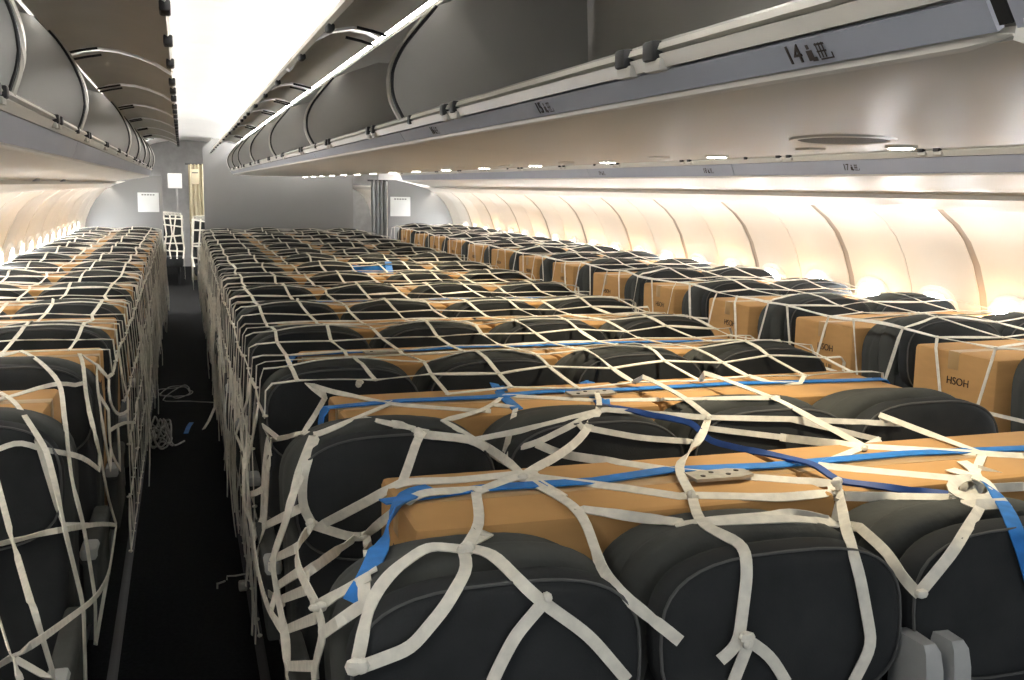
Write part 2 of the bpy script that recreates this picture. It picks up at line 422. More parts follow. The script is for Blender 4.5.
# shallow dish with the speaker
gx, gy = 1.30, 1.79
gd = math.atan2(gy, gx)
def ell(a, b, z, n=40):
    out = []
    for k in range(n):
        u, v = 1.5*a*math.cos(2*PI*k/n), .86*b*math.sin(2*PI*k/n)
        out.append((gx+u*math.cos(gd)-v*math.sin(gd), gy+u*math.sin(gd)+v*math.cos(gd), z))
    return out
MB().loft([ell(.125, .125, 1.831), ell(.122, .122, 1.8265), ell(.108, .108, 1.8262), ell(.104, .104, 1.829)]).build('speaker_rim', 'soffit', tcn)
MB().loft([ell(.106, .106, 1.8292), ell(.10, .10, 1.8275)], True, False, True).build('speaker_grille', 'grille', tcn)
def reading(x, y, z, p):
    MB().tube([(x, y, z+.004), (x, y, z-.004)], .036, 16).build('lamp_bezel', 'soffit2', p)
    MB().tube([(x, y, z-.003), (x, y, z-.0055)], .029, 16).build('lamp_lens', 'lamp', p)
y = 1.96
LAMPS = []
while y < 14:
    reading(1.585, y, 1.8285, tcn); LAMPS.append(y); y += .85
for y in [2.2+.85*k for k in range(12)]:
    MB().box((1.48, y-.03, 1.826), (1.53, y+.03, 1.831), .002).build('air_nozzle_plate', 'soffit2', tcn)
# black fittings under the left outer bins
for y in [3.0, 3.6, 5.0, 6.4, 7.8]:
    MB().box((-.86, y, 1.715), (-.80, y+.18, 1.74), .006).build('lamp_fitting', 'strip', tl)
# writing on the strips
nums = [(.985, '14', 'centre'), (2.02, '15', 'centre'), (2.70, '16', 'centre')]
def strip_text(parent_t, y, txt, kind, size=.052):
    S = shells('centre' if kind == 'centre' else 'outer_left')
    a, b = S['strip']
    if kind == 'outer_right': a, b = mir([a, b])
    mx, mz = (a[0]+b[0])/2, (a[1]+b[1])/2
    e1 = Vector((0, -1, 0)) if kind in ('centre',) else Vector((0, -1, 0))
    up = Vector((a[0]-b[0], 0, a[1]-b[1])).normalized()
    n = e1.cross(up)
    if kind == 'centre' and n.x > 0 or kind == 'outer_right' and n.x > 0: n = -n; 
    rot = Matrix((e1, up, e1.cross(up))).transposed()
    o = bpy.data.objects.new('row_number', text_mesh(txt, size, 'row_number', 'ink')); C.objects.link(o)
    nn = e1.cross(up)
    pos = Vector((mx, y, mz))+nn*.0092
    mm = rot.to_4x4(); mm.translation = pos
    o.matrix_world = mm; o.parent = parent_t
    # icons: a seat-belt figure and a crossed box after the number
    ic = MB()
    def P(u, v): return pos+e1*u+up*v
    def quad(u0, v0, u1, v1):
        bs = len(ic.v); ic.v += [tuple(P(u0, v0)+nn*.0003), tuple(P(u1, v0)+nn*.0003), tuple(P(u1, v1)+nn*.0003), tuple(P(u0, v1)+nn*.0003)]; ic.f.append((bs, bs+1, bs+2, bs+3))
    k = size/.052
    quad(.040*k, -.016*k, .058*k, .004*k); quad(.044*k, .006*k, .053*k, .015*k); quad(.05*k, -.018*k, .066*k, -.010*k)
    for q in range(3): quad((.072+.009*q)*k, -.014*k, (.076+.009*q)*k, .015*k)
    quad(.070*k, .010*k, .098*k, .014*k); quad(.070*k, -.003*k, .098*k, .000*k); quad(.074*k, -.018*k, .112*k, -.015*k); quad(.108*k, -.015*k, .112*k, -.006*k)
    ic.build('seat_belt_symbol', 'ink', parent_t, smooth=False)
cbins = [o for o in bpy.data.objects if o.name.startswith('overhead_bin') and o.parent is None]
def bin_at(word, y):
    best = None
    for o in cbins:
        if word in o['label']:
            pass
    return best
CBL = cbins[len(lb):len(lb)+len(cb)]; RBL = cbins[len(lb)+len(cb):]
def which(lst, spans, y):
    for o, s_ in zip(lst, spans):
        if s_[0] <= y < s_[1]: return o
    return lst[-1]
for y, n in ((.975, '14'), (1.80, '15'), (2.65, '16')):
    strip_text(which(CBL, cb, y), y, n, 'centre', .031)
for y, n in ((4.05, '17'), (5.4, '18'), (7.0, '19')):
    strip_text(which(RBL, rb, y), y, n, 'outer_right', .045)
# ------------------------------------------------------------------ the seat
def selli(hw, hh, cz, cx=0, n=40, e=2.7, flat=1.0):
    out = []
    for k in range(n):
        a = 2*PI*k/n; c, s_ = math.cos(a), math.sin(a)
        out.append((cx+hw*math.copysign(abs(c)**(2/e), c), cz+hh*math.copysign(abs(s_)**(2/e), s_)))
    return out
def scale2(poly, d, c):
    out = []
    for x, z in poly:
        l = math.hypot(x-c[0], z-c[1]); f = max(0, (l-d)/l); out.append((c[0]+(x-c[0])*f, c[1]+(z-c[1])*f))
    return out
def pillow(mb, poly, c, y0, y1, r, puff=.012, lean=0.0):
    """front at y0 (towards the camera), back at y1"""
    def L(d, y): return [(x, y+lean*(z-c[1]), z) for x, z in scale2(poly, d, c)]
    loops = []
    for k in range(4, -1, -1):
        a = PI/2*k/4
        loops.append(L(r*(1-math.cos(a)), y1-r+r*math.sin(a)))
    if y1-y0 > .12:
        for q in range(1, 8): loops.append(L(0, y1-r-(y1-y0-2*r)*q/8))
    for k in range(0, 5):
        a = PI/2*k/4
        loops.append(L(r*(1-math.cos(a)), y0+r-r*math.sin(a)))
    for f in (.05, .11, .17): loops.append(L(f, y0-puff*min(1, f/.12)))
    return mb.loft(loops, True, True, True)
seat0 = thing('airline_seat', 'x', 'seat')
hb = selli(.250, .148, .944, e=2.9)
pillow(MB(), hb, (0, .944), 0, .085, .03, .006, .10).build('headrest', 'fabric', seat0)
ol = [(x, .010+.10*(z-.944), z) for x, z in scale2(hb, .004, (0, .944))]
MB().loft([[(p[0]+.0032*math.cos(a)*(p[0])/math.hypot(p[0], p[2]-.944), p[1]-.0032*math.sin(a), p[2]+.0032*math.cos(a)*(p[2]-.944)/math.hypot(p[0], p[2]-.944)) for p in ol] for a in [2*PI*q/6 for q in range(7)]]).build('piping', 'piping', seat0)
# shell behind: headrest outline above, straight sides below
def hood(hw, ztop, e=2.9):
    top = [(x, z) for x, z in selli(hw, ztop-.93, .93, e=e, n=48) if z > .915]
    top.sort(key=lambda p: math.atan2(p[1]-.915, p[0]))
    return [(-hw+.017, .40), (hw-.017, .40), (hw-.010, .7), (hw-.004, .86)]+top+[(-hw+.004, .86), (-hw+.010, .7)]
pillow(MB(), hood(.261, 1.098), (0, .78), .092, .180, .030, .0, .10).build('back_shell', 'fabric_side', seat0)
def cover(y0, y1, hw, ztop):
    mb = MB(); pillow(mb, hood(hw, ztop, 2.7), (0, .78), y0, y1, .045, .0, .06)
    # loose vertical folds down the sides of the cloth
    out = []
    for x, y, z in mb.v:
        if abs(x) > .15 and z < 1.06:
            x += math.copysign(.010*math.sin(y*95+z*5)*min(1, (1.06-z)*6), x)
        out.append((x, y, z))
    mb.v = out; return mb
cover(.168, .315, .252, 1.078).build('seat_cover', 'fabric_side', seat0)
bk = [(-.235, .44), (-.12, .43), (.12, .43), (.235, .44), (.245, .6), (.243, .80), (.225, .87), (.15, .90), (0, .905), (-.15, .90), (-.225, .87), (-.243, .80), (-.245, .6)]
pillow(MB(), bk, (0, .68), .005, .11, .03, .004, .12).build('backrest', 'fabric', seat0)
MB().box((-.235, -.46, .34), (.235, .03, .47), .035, seg=3).build('seat_cushion', 'fabric', seat0)
mb = MB().box((-.22, -.42, .27), (.22, .04, .34), .01)
for x in (-.18, .15):
    mb.box((x, -.36, 0), (x+.03, -.32, .28), .004); mb.box((x, -.02, 0), (x+.03, .02, .28), .004); mb.box((x, -.36, .0), (x+.03, .02, .03), .004)
mb.build('seat_base', 'frame', seat0)
K0 = [(c, []) for c in children(seat0)]
# armrests
def armrest_down():
    mb = MB(); mb.box((-.026, -.42, .60), (.026, .02, .645), .014, seg=3); mb.box((-.02, -.40, .42), (.02, .0, .61), .01)
    return mb.mesh('armrest', 'fabric_side')
AD = armrest_down()
def cap_mesh(): return MB().box((-.024, -.425, .615), (.024, -.33, .652), .012, seg=2).mesh('armrest_cap', 'armrest')
AC = cap_mesh()
def arm_up(x, lean):
    # raised armrest pair member with tapered top, standing along the backrest
    prof = []
    w0, w1 = .052, .040
    zs = [(.55, 1.0), (.78, 1.0), (.865, .93), (.898, .83), (.910, .66)]
    loops = []
    for z, f in zs:
        y = .01+(z-.55)*.02; d = .075*f; ww = .025*f
        loops.append([(x+ww*a+lean*(z-.6), y-d*b-.02, z) for a, b in ((-1, -.2), (-.8, .9), (.8, .9), (1, -.2), (.6, -.6), (-.6, -.6))])
    return MB().loft(loops, True, True, True)
ROWS_C = [1.45+.85*k for k in range(15)]
ROWS_L = [1.70+.85*k for k in range(15)]
ROWS_R = [2.53+.85*k for k in range(14)]
XCN = [.475, 1.0, 1.53, 2.055]; XL = [-1.06, -.545]; XR = [3.10, 3.62]
used = False
SEATS = []
def place_seat(x, y, label, group, arm=None, tall=1.0):
    global used
    jx, jr = R.uniform(-.006, .006), R.uniform(-.015, .015)
    o = dup(seat0, K0, (x+jx, y+R.uniform(-.01, .01), 0), jr)
    o['label'] = label; o['group'] = group; o.scale = (1, 1, tall+R.uniform(-.006, .006))
    if arm is not None:
        a = bpy.data.objects.new('armrest', AD); C.objects.link(a); a.parent = o; a.location = (arm, 0, 0)
        c = bpy.data.objects.new('armrest_cap', AC); C.objects.link(c); c.parent = a; tag(c, 'light grey armrest end')
    SEATS.append(o); return o
rowword = lambda k: 'nearest row' if k == 0 else '%s row from the camera' % ORD[k]
for k, y in enumerate(ROWS_C):
    for j, x in enumerate(XCN):
        who = ['left aisle seat', 'seat second from left aisle', 'seat third from left aisle', 'right aisle seat'][j]
        s = place_seat(x, y, 'charcoal %s in the centre block, %s' % (who, rowword(k)), 'centre block seats',
                       {0: -.262, 3: .262}.get(j), 1.0 if k == 0 else 1.035 if k == 1 else 1.048)
        if k == 0 and j == 1:
            for xx in (.238, .300): arm_up(xx+.029, .0).build('raised_armrest', 'armrest', s)['label'] = 'light grey raised armrest'
for k, y in enumerate(ROWS_L):
    for j, x in enumerate(XL):
        if k == 0: continue
        who = ['window seat', 'aisle seat'][j]
        place_seat(x, y, 'charcoal fabric %s of the left pair, %s' % (who, rowword(k)), 'left pair seats', {1: .262}.get(j), 1.05)
for k, y in enumerate(ROWS_R):
    for j, x in enumerate(XR):
        who = ['aisle seat', 'window seat'][j]
        place_seat(x, y, 'charcoal fabric %s of the right pair, %s' % (who, rowword(k)), 'right pair seats', {0: -.262}.get(j), 1.10)
for c, _ in K0: bpy.data.objects.remove(c)
bpy.data.objects.remove(seat0)
# ------------------------------------------------------------------ cardboard boxes on the seats
def carton(w, d, h, label, group, loc, rz, endmarks=None):
    t = thing('cardboard_box', label, 'box', loc, rz, group)
    mb = MB().box((-w/2, -d/2, 0), (w/2, d/2, h), .014, seg=2)
    mb.build('carton', 'card', t)
    MB().box((-w/2-.0006, -.027, h-.07), (w/2+.0006, .027, h+.0008), .0005).build('packing_tape', 'tape', t)
    if endmarks:
        for sx in endmarks:
            for (txt, sz, dz, dy) in (('HSOH', .06, -.115, -.03), ('II I III', .04, -.20, -.05)):
                o = bpy.data.objects.new('printed_text', ME[txt]); C.objects.link(o); o.parent = t
                o.rotation_euler = (PI/2, 0, -PI/2 if sx < 0 else PI/2); o.location = (sx*(w/2+.0012), dy, h+dz)
    return t
ME = {'HSOH': text_mesh('HSOH', .042, 'printed_text', 'ink'), 'II I III': text_mesh('II I III', .033, 'printed_text', 'ink')}
BOXES = []
for k, y in enumerate(ROWS_C[:-1]):
    yc = y+.52; hgt = .60 if k == 0 else .615
    for j, (x0, x1) in enumerate(((.40, 1.335), (1.350, 2.25))):
        b = carton(x1-x0, .37, hgt+(R.uniform(-.012, .008) if k > 4 else 0), 'cardboard box on the %s centre seats, behind the %s' % (('left', 'right')[j], rowword(k)),
                   'boxes on the centre seats', ((x0+x1)/2, yc+R.uniform(-.01, .01), .475), R.uniform(-.012, .012), (-1,) if (j == 0) else (1,))
        BOXES.append(b)
for k, y in enumerate(ROWS_L[:-1]):
    if k == 0: continue
    BOXES.append(carton(.97, .38, .625+R.uniform(-.012, .01), 'cardboard box across the left seat pair, behind the %s' % rowword(k), 'boxes on the left seats',
                        (-.795 if k > 1 else -.86, y+.53, .475), R.uniform(-.02, .02), (1,)))
for k, y in enumerate(ROWS_R[:-1]):
    BOXES.append(carton(.98, .42, .655+R.uniform(-.012, .01), 'cardboard box across the right seat pair, behind the %s' % rowword(k), 'boxes on the right seats',
                        (3.315, y+.595, .475), .03+R.uniform(-.02, .02), (-1,)))
# green label on the near box face between the first two seats
tl_ = [b for b in BOXES][0]
MB().box((-.035, -.1865, .30), (.045, -.1852, .425), .0004).build('green_label', 'green', tl_)
tag(children(tl_)[-1], None)
# ------------------------------------------------------------------ surfaces for draping
bpy.context.view_layer.update()
def bvh_of(objs):
    vs, fs = [], []
    for o in objs:
        for c in children_fast[o.name]:
            if c.type != 'MESH' or c.name.split('.')[0] in ('printed_text',): continue
            b = len(vs); mw = c.matrix_world
            vs += [mw @ v.co for v in c.data.vertices]; fs += [tuple(b+i for i in p.vertices) for p in c.data.polygons]
    return BVHTree.FromPolygons(vs, fs)
children_fast = {}
for o in bpy.data.objects:
    if o.parent: children_fast.setdefault(o.parent.name, []).append(o)
def in_x(o, a, b): return a < o.location.x < b
ALLC = SEATS+BOXES
BV = {n: bvh_of([o for o in ALLC if in_x(o, a, b)]) for n, a, b in (('left', -2, 0), ('centre', 0, 2.4), ('right', 2.4, 5))}
DOWN = Vector((0, 0, -1))
class Drape:
    """height of a membrane pulled down over one block of seats and boxes"""
    def __init__(s, bv, x0, x1, y0, y1, low=.55, h=.03, g=.00012, its=700):
        s.x0, s.y0, s.h = x0, y0, h
        nx, ny = int(round((x1-x0)/h))+1, int(round((y1-y0)/h))+1
        H = np.full((nx, ny), low)
        for i in range(nx):
            for j in range(ny):
                hit = bv.ray_cast(Vector((x0+i*h, y0+j*h, 1.6)), DOWN, 1.2)
                if hit[0] is not None: H[i, j] = max(low, hit[0].z)
        Z = np.maximum(H, .9); 
        for _ in range(its):
            P = np.pad(Z, 1, mode='edge')
            A = (P[:-2, 1:-1]+P[2:, 1:-1]+P[1:-1, :-2]+P[1:-1, 2:])/4-g
            Z = np.maximum(H, A)
        s.Z = Z; s.nx, s.ny = nx, ny
    def z(s, x, y):
        u = min(max((x-s.x0)/s.h, 0), s.nx-1.001); v = min(max((y-s.y0)/s.h, 0), s.ny-1.001)
        i, j = int(u), int(v); fu, fv = u-i, v-j; Z = s.Z
        return (Z[i, j]*(1-fu)+Z[i+1, j]*fu)*(1-fv)+(Z[i, j+1]*(1-fu)+Z[i+1, j+1]*fu)*fv
DR = {'centre': Drape(BV['centre'], .22, 2.32, 1.3, 14.2), 'left': Drape(BV['left'], -1.32, -.27, 2.4, 14.2), 'right': Drape(BV['right'], 2.80, 3.88, 2.3, 14.2)}
# ------------------------------------------------------------------ cargo nets
def net_profile(d, y, xa, xb, side_a, side_b):
    """points (x, z) across the block at y: up one aisle side, over, down the other"""
    pts = []
    n = 36
    if side_a: pts += [(xa-.02, z) for z in (.18, .26, .38, .5, .65, .8)]
    top = [(xa+(xb-xa)*i/n, d.z(xa+(xb-xa)*i/n, y)+.006) for i in range(n+1)]
    pts += top
    if side_b: pts += [(xb+.02, z) for z in (.8, .65, .5, .38, .26, .18)]
    return pts
class Surf:
    def __init__(s, d, xa, xb, sa, sb, y0, y1, dy=.05):
        s.rows = []; s.y0, s.dy = y0, dy; s.ny = int((y1-y0)/dy)+1
        for j in range(s.ny):
            p = net_profile(d, y0+j*dy, xa, xb, sa, sb)
            L = [0]
            for a, b in zip(p[:-1], p[1:]): L.append(L[-1]+math.hypot(b[0]-a[0], b[1]-a[1]))
            s.rows.append((p, L))
        s.len = sum(r[1][-1] for r in s.rows)/s.ny
    def row(s, j, f):
        p, L = s.rows[min(max(j, 0), s.ny-1)]; t = f*L[-1]
        lo, hi = 0, len(L)-1
        while hi-lo > 1:
            m = (lo+hi)//2
            if L[m] <= t: lo = m
            else: hi = m
        w = (t-L[lo])/max(1e-9, L[hi]-L[lo])
        return p[lo][0]+(p[hi][0]-p[lo][0])*w, p[lo][1]+(p[hi][1]-p[lo][1])*w
    def at(s, f, y):
        f = min(max(f, 0), 1); v = (y-s.y0)/s.dy; j = int(math.floor(v)); w = v-j
        a, b = s.row(j, f), s.row(j+1, f)
        return Vector((a[0]+(b[0]-a[0])*w, y, a[1]+(b[1]-a[1])*w))
    def nrm(s, f, y):
        e = .012
        a = s.at(f+e, y)-s.at(f-e, y); b = s.at(f, y+.05)-s.at(f, y-.05)
        n = a.cross(b)
        return n.normalized() if n.length > 1e-9 else Vector((0, 0, 1))
NODES = []
def weave(mb, knots, S, ya, yb, mesh=.205, w=.0145, seed=1, keep=None, zz=.020):
    rr = random.Random(seed)
    nu = int(round(S.len/mesh)); nv = int(round((yb-ya)/mesh))
    N = {}
    for i in range(nu+1):
        for j in range(nv+1):
            f = i/nu; zig = zz*(1 if (i+j) % 2 else -1)
            side = S.at(f, ya+(yb-ya)*j/nv).z < .78
            N[i, j] = (f+rr.uniform(-.014, .014)/S.len, ya+(yb-ya)*j/nv+zig+rr.uniform(-.015, .015)+(rr.uniform(-.05, .05) if side else 0))
    def strand(a, b):
        (f0, y0), (f1, y1) = a, b
        pts, nr = [], []; n = 5
        for k in range(n+1):
            t = k/n; f = f0+(f1-f0)*t; y = y0+(y1-y0)*t
            pts.append(S.at(f, y)); nr.append(S.nrm(f, y))
        # taut: lift towards the chord where the surface lies below it
        for k in range(1, n):
            c = pts[0].lerp(pts[-1], k/n)
            if (c-pts[k]).dot(nr[k]) > 0: pts[k] = pts[k].lerp(c, .8)
        if nr[0].z < 0 or nr[0].length == 0: nr = [-q for q in nr]
        mb.ribbon(pts, nr, w*rr.uniform(.8, 1.1), .0028, rr.choice([0, 0, 0, .5, -.5]))
    for i in range(nu+1):
        for j in range(nv+1):
            f, y = N[i, j]; p = S.at(f, y)
            if keep and not keep(p): continue
            if keep: NODES.append(p+S.nrm(f, y)*.002)
            if i < nu and (not keep or keep(S.at(*N[i+1, j]))): strand(N[i, j], N[i+1, j])
            if j < nv and (not keep or keep(S.at(*N[i, j+1]))): strand(N[i, j], N[i, j+1])
            if p.y < 9: knots.lump(p+Vector((0, 0, .002)), .010, .013, .005)
SC = Surf(DR['centre'], .225, 2.315, True, True, 1.3, 14.2)
SL = Surf(DR['left'], -1.25, -.275, False, True, 2.4, 14.2)
SR = Surf(DR['right'], 2.81, 3.80, True, False, 2.3, 14.2)
# traced near webbing: pixel polylines dropped along the camera's rays onto the seats, the boxes or the hanging side of the net
def first_hit(px, py, block):
    d = ray(px, py); best = None; n = -d
    hit = BV[block].ray_cast(CAM, d, 30)
    if hit[0] is not None: best = (hit[0]-CAM).length; n = hit[1] if hit[1].dot(d) < 0 else -hit[1]
    xs = {'centre': .205, 'left': -.255, 'right': 2.79}[block]
    if (d.x > 0) == (xs > 0) and abs(d.x) > 1e-6:
        t = xs/d.x; p = CAM+d*t
        if .03 < p.z < 1.02 and 1.35 < p.y < 14:
            if best is None or t < best: best = t; n = Vector((-1 if xs > 0 else 1, 0, 0))
    return best, n, d
def trace(mb, knots, pts, block, w=.022, off=.0105, kn=True, th=.0028, lim=None):
    # resample
    P = []
    for (x0, y0), (x1, y1) in zip(pts[:-1], pts[1:]):
        n = max(2, int(math.hypot(x1-x0, y1-y0)/7))
        for k in range(n): P.append((x0+(x1-x0)*k/n, y0+(y1-y0)*k/n, k == 0))
    P.append((*pts[-1], True))
    T = []
    for x, y, c in P:
        t, n, d = first_hit(x, y, block); T.append([t, n, d, c])
    known = [i for i, q in enumerate(T) if q[0] is not None]
    if not known: return
    for i, q in enumerate(T):
        if q[0] is None: q[0] = T[min(known, key=lambda k: abs(k-i))][0]
    # pull taut towards the camera: a strand bridges hollows between supports (1/t is linear along straight chords)
    inv = [1/q[0] for q in T]; n = len(inv)
    for _ in range(60):
        for i in range(1, n-1):
            a = (inv[i-1]+inv[i+1])/2
            if a > inv[i]: inv[i] = a
    for i in (0, n-1):
        pass
    pts3 = [CAM+q[2]*(1/iv-off) for q, iv in zip(T, inv)]
    for _ in range(3):
        pts3 = [pts3[0]]+[pts3[i]*.5+(pts3[i-1]+pts3[i+1])*.25 for i in range(1, n-1)]+[pts3[-1]]
    if lim:
        keep = [p.y < lim(p.x)+.04 or p.z < .98 for p in pts3]
        if sum(keep) < 3: return
        a_, b_ = keep.index(True), n-1-keep[::-1].index(True)
        T, pts3 = T[a_:b_+1], pts3[a_:b_+1]; n = len(T)
    nr = [(q[1]-q[2]*.6).normalized() for q in T]
    nr = [(nr[max(0, i-1)]+nr[i]*1.0+nr[min(n-1, i+1)]).normalized() for i in range(n)]
    if lim is None:
        mb.ribbon(pts3, nr, w, th)
        return pts3
    TRACED.append((mb, knots, pts3, nr, w, th, [q[3] for q in T], lim))
TRACED = []
def flush():
    allp = [(i, p) for i, t in enumerate(TRACED) for p in t[2]]
    for i, (mb, knots, pts, nr, w, th, cs, lim) in enumerate(TRACED):
        pts, nr = list(pts), list(nr)
        for e in (0, -1):
            p = pts[e]
            q = min((b for a, b in allp if a != i), key=lambda b: (b-p).length); dq = (q-p).length
            m = min(NODES, key=lambda b: (b-p).length); dm = (m-p).length
            to = q if dq < .11 else m if dm < .34 and p.y > lim(p.x)-.45 else q if dq < .2 else None
            if p.y < 1.62 and p.z < 1.02: to = None
            if to is not None and (to-p).length > .006:
                k = 3
                for s_ in range(1, k+1):
                    c = p.lerp(to, s_/k)
                    if e == 0: pts.insert(0, c); nr.insert(0, nr[0])
                    else: pts.append(c); nr.append(nr[-1])
        mb.ribbon(pts, nr, w, th)
    TRACED.clear()
CENTRE_TR = [
 [(313,525),(302,507),(303,475),(315,440)], [(313,525),(353,538),(364,536)], [(325,523),(403,482)], [(364,536),(407,502),(420,493),(476,490)],
 [(366,537),(372,574)], [(302,576),(353,539)], [(313,525),(295,546),(297,563),(302,576),(318,606)], [(318,606),(371,576)],
 [(318,606),(325,632),(315,666),(316,680)], [(325,632),(364,604)], [(315,666),(288,666)],
 [(288,680),(288,666),(285,632),(278,595),(272,560),(285,525),(300,475)], [(288,629),(316,618)], [(283,599),(306,590)], [(272,560),(295,549)], [(279,585),(299,572)],
 [(265,526),(299,509)], [(253,525),(265,526)], [(256,560),(265,526),(268,470)], [(285,632),(270,613),(262,588),(256,560),(253,525),(242,495),(248,440)],
 [(242,495),(265,493),(272,440)], [(258,560),(272,562)], [(258,574),(272,572)], [(262,588),(283,604)],
 [(464,553),(469,567),(446,606),(411,648),(358,668)], [(470,549),(492,553),(516,578),(538,599),(583,631),(594,641),(627,680)], [(548,597),(516,634),(499,666),(492,682)],
 [(464,550),(428,546),(393,571),(375,593),(366,620),(357,664)], [(476,493),(481,525),(467,546)], [(467,546),(488,535)],
 [(529,481),(573,505),(584,518),(601,567),(619,592),(680,641)], [(584,510),(680,523)], [(476,493),(509,479),(538,474)],
 [(340,516),(403,482),(456,481),(513,475),(538,474)], [(403,481),(419,434),(425,430)], [(522,476),(505,458),(475,440)], [(522,476),(559,455),(580,440),(598,412)],
 [(522,476),(620,488),(680,497)], [(563,497),(529,477)], [(400,425),(419,434),(475,440),(507,463)], [(475,440),(520,431),(600,411)],
 [(505,452),(516,408)], [(505,452),(537,443),(598,412)], [(537,444),(559,454),(620,463),(680,472)], [(516,382),(505,396),(486,410),(443,421)],
 [(516,382),(475,365),(420,340)], [(516,382),(578,379),(620,381)], [(589,380),(602,401),(598,410)],
 [(400,399),(419,388),(475,365)], [(419,387),(404,371)], [(439,395),(505,396),(598,401),(660,400)], [(441,373),(490,389)],
 [(266,355),(327,329)], [(266,355),(292,378),(299,381),(329,391),(388,404)], [(266,357),(258,410),(247,470)], [(266,355),(245,333)], [(253,339),(295,320),(340,300)],
 [(327,329),(351,354),(376,364),(401,367)], [(327,333),(420,334)], [(327,329),(309,318)], [(351,354),(305,372)], [(351,354),(412,347),(470,345)], [(412,347),(372,320)],
 [(329,391),(304,433)], [(329,391),(359,382),(388,371),(400,371)], [(401,369),(416,386),(394,402)], [(304,433),(271,440)], [(304,433),(313,437),(388,405)],
 [(313,437),(299,470),(285,525)], [(271,440),(255,411),(245,377)], [(268,440),(264,470),(262,520)], [(245,377),(254,340)], [(236,435),(243,447),(245,470)], [(236,435),(250,393)], [(235,373),(236,435)],
 [(388,404),(420,407),(490,412)], [(363,418),(414,429)], [(388,404),(394,402)],
 [(692,496),(698,523),(745,546),(747,574),(738,645),(720,660)], [(749,641),(733,682)], [(749,641),(770,655),(786,682)], [(680,525),(697,523),(796,519),(849,526)],
 [(708,521),(796,513),(835,522)], [(840,493),(844,521),(860,578),(872,645),(853,682)], [(833,493),(782,498),(692,496)], [(835,496),(955,498)], [(980,507),(955,549),(920,592)],
 [(982,456),(969,489)], [(969,489),(1030,486)], [(920,595),(909,585),(885,550),(860,528)], [(818,466),(865,447),(880,440)], [(865,447),(1030,457)], [(865,447),(786,438)],
 [(835,468),(955,479)], [(680,472),(832,484)], [(982,454),(945,440),(880,415)],
 [(540,344),(599,363),(613,365),(651,380),(685,398),(709,417)], [(709,417),(701,440),(675,467),(692,496)], [(571,330),(599,342),(634,351),(678,364),(725,380),(780,401),(865,447)],
 [(620,381),(725,381),(800,384)], [(606,410),(709,418),(790,419),(900,424)], [(704,428),(780,437)], [(581,427),(641,438),(695,442)], [(660,400),(780,398)],
 [(790,419),(880,440)], [(540,366),(613,365),(678,366)],
]
mbC, knC = MB(), MB()
def limC(x): return 3.05 if x < .62 else 2.80
def keepC(p):
    if p.x < .30 and p.z < 1.0: return p.y > 3.3
    return p.y > limC(p.x)
weave(mbC, knC, SC, 1.45, 14.15, seed=3, keep=keepC)
for p in CENTRE_TR:
    far = sum(q[1] for q in p)/len(p) < 440
    trace(mbC, knC, p, 'centre', .0155 if far else .021, lim=limC)
flush()
for px, py, r_ in ((467, 547, .017), (749, 641, .018), (357, 664, .020), (313, 525, .014), (364, 536, .012), (522, 476, .016), (419, 434, .014), (692, 496, .016), (920, 592, .015), (836, 484, .015), (318, 606, .013), (548, 597, .010), (359, 383, .012), (709, 417, .010), (865, 447, .011)):
    t_, n_, d_ = first_hit(px, py, 'centre')
    if t_ is None: continue
    c_ = CAM+d_*(t_*.985-.008)
    for q in range(3):
        knC.lump(c_+Vector((R.uniform(-.4, .4)*r_, R.uniform(-.2, .2)*r_, R.uniform(-.4, .4)*r_)), r_*R.uniform(.6, 1), r_*.5, r_*R.uniform(.5, .9), 7, 4)
def net(name, label, mb, kn):
    t = thing(name, label, 'net', group='cargo nets')
    mb.build('webbing', 'web', t); kn.build('knots', 'web', t)['kind'] = 'stuff'
    return t
netC = net('cargo_net', 'cream webbing cargo net stretched over the centre block of seats and boxes', mbC, knC)
LEFT_TR = [
 [(-6,390),(14,400),(47,451),(54,480),(63,525),(83,606),(85,682)], [(-6,340),(35,357),(61,382),(68,454),(71,480),(83,525),(95,599),(95,645)],
 [(40,320),(82,353),(86,398),(101,461),(108,500),(116,525)], [(-6,402),(59,382),(75,385)], [(-6,451),(21,440),(38,449),(82,456),(99,470)],
 [(-6,345),(54,326),(89,328),(125,341)], [(-6,545),(42,533),(102,523),(116,525)], [(-6,470),(12,537),(41,636),(55,682)],
 [(-6,668),(42,638),(95,599),(108,578),(116,525)], [(37,440),(63,525)], [(99,330),(96,380),(103,430),(110,470)], [(110,330),(108,400),(118,420),(128,410)],
 [(110,430),(124,420),(135,423)], [(-6,600),(20,682)], [(118,330),(122,380),(128,400)], [(108,410),(110,455),(120,470)],
]
mbL, knL = MB(), MB()
NODES.clear()
weave(mbL, knL, SL, 2.5, 14.1, seed=5, keep=lambda p: p.y > (3.7 if p.z > .95 else 4.3))
for p in LEFT_TR: trace(mbL, knL, p, 'left', .013, lim=lambda x: 3.75)
flush()
netL = net('cargo_net', 'cream webbing cargo net over the left pair of seats beside the left windows', mbL, knL)
mbR, knR = MB(), MB()
weave(mbR, knR, SR, 2.4, 14.1, .255, .0135, seed=8, zz=.035)
netR = net('cargo_net', 'cream webbing cargo net over the right pair of seats beside the right windows', mbR, knR)
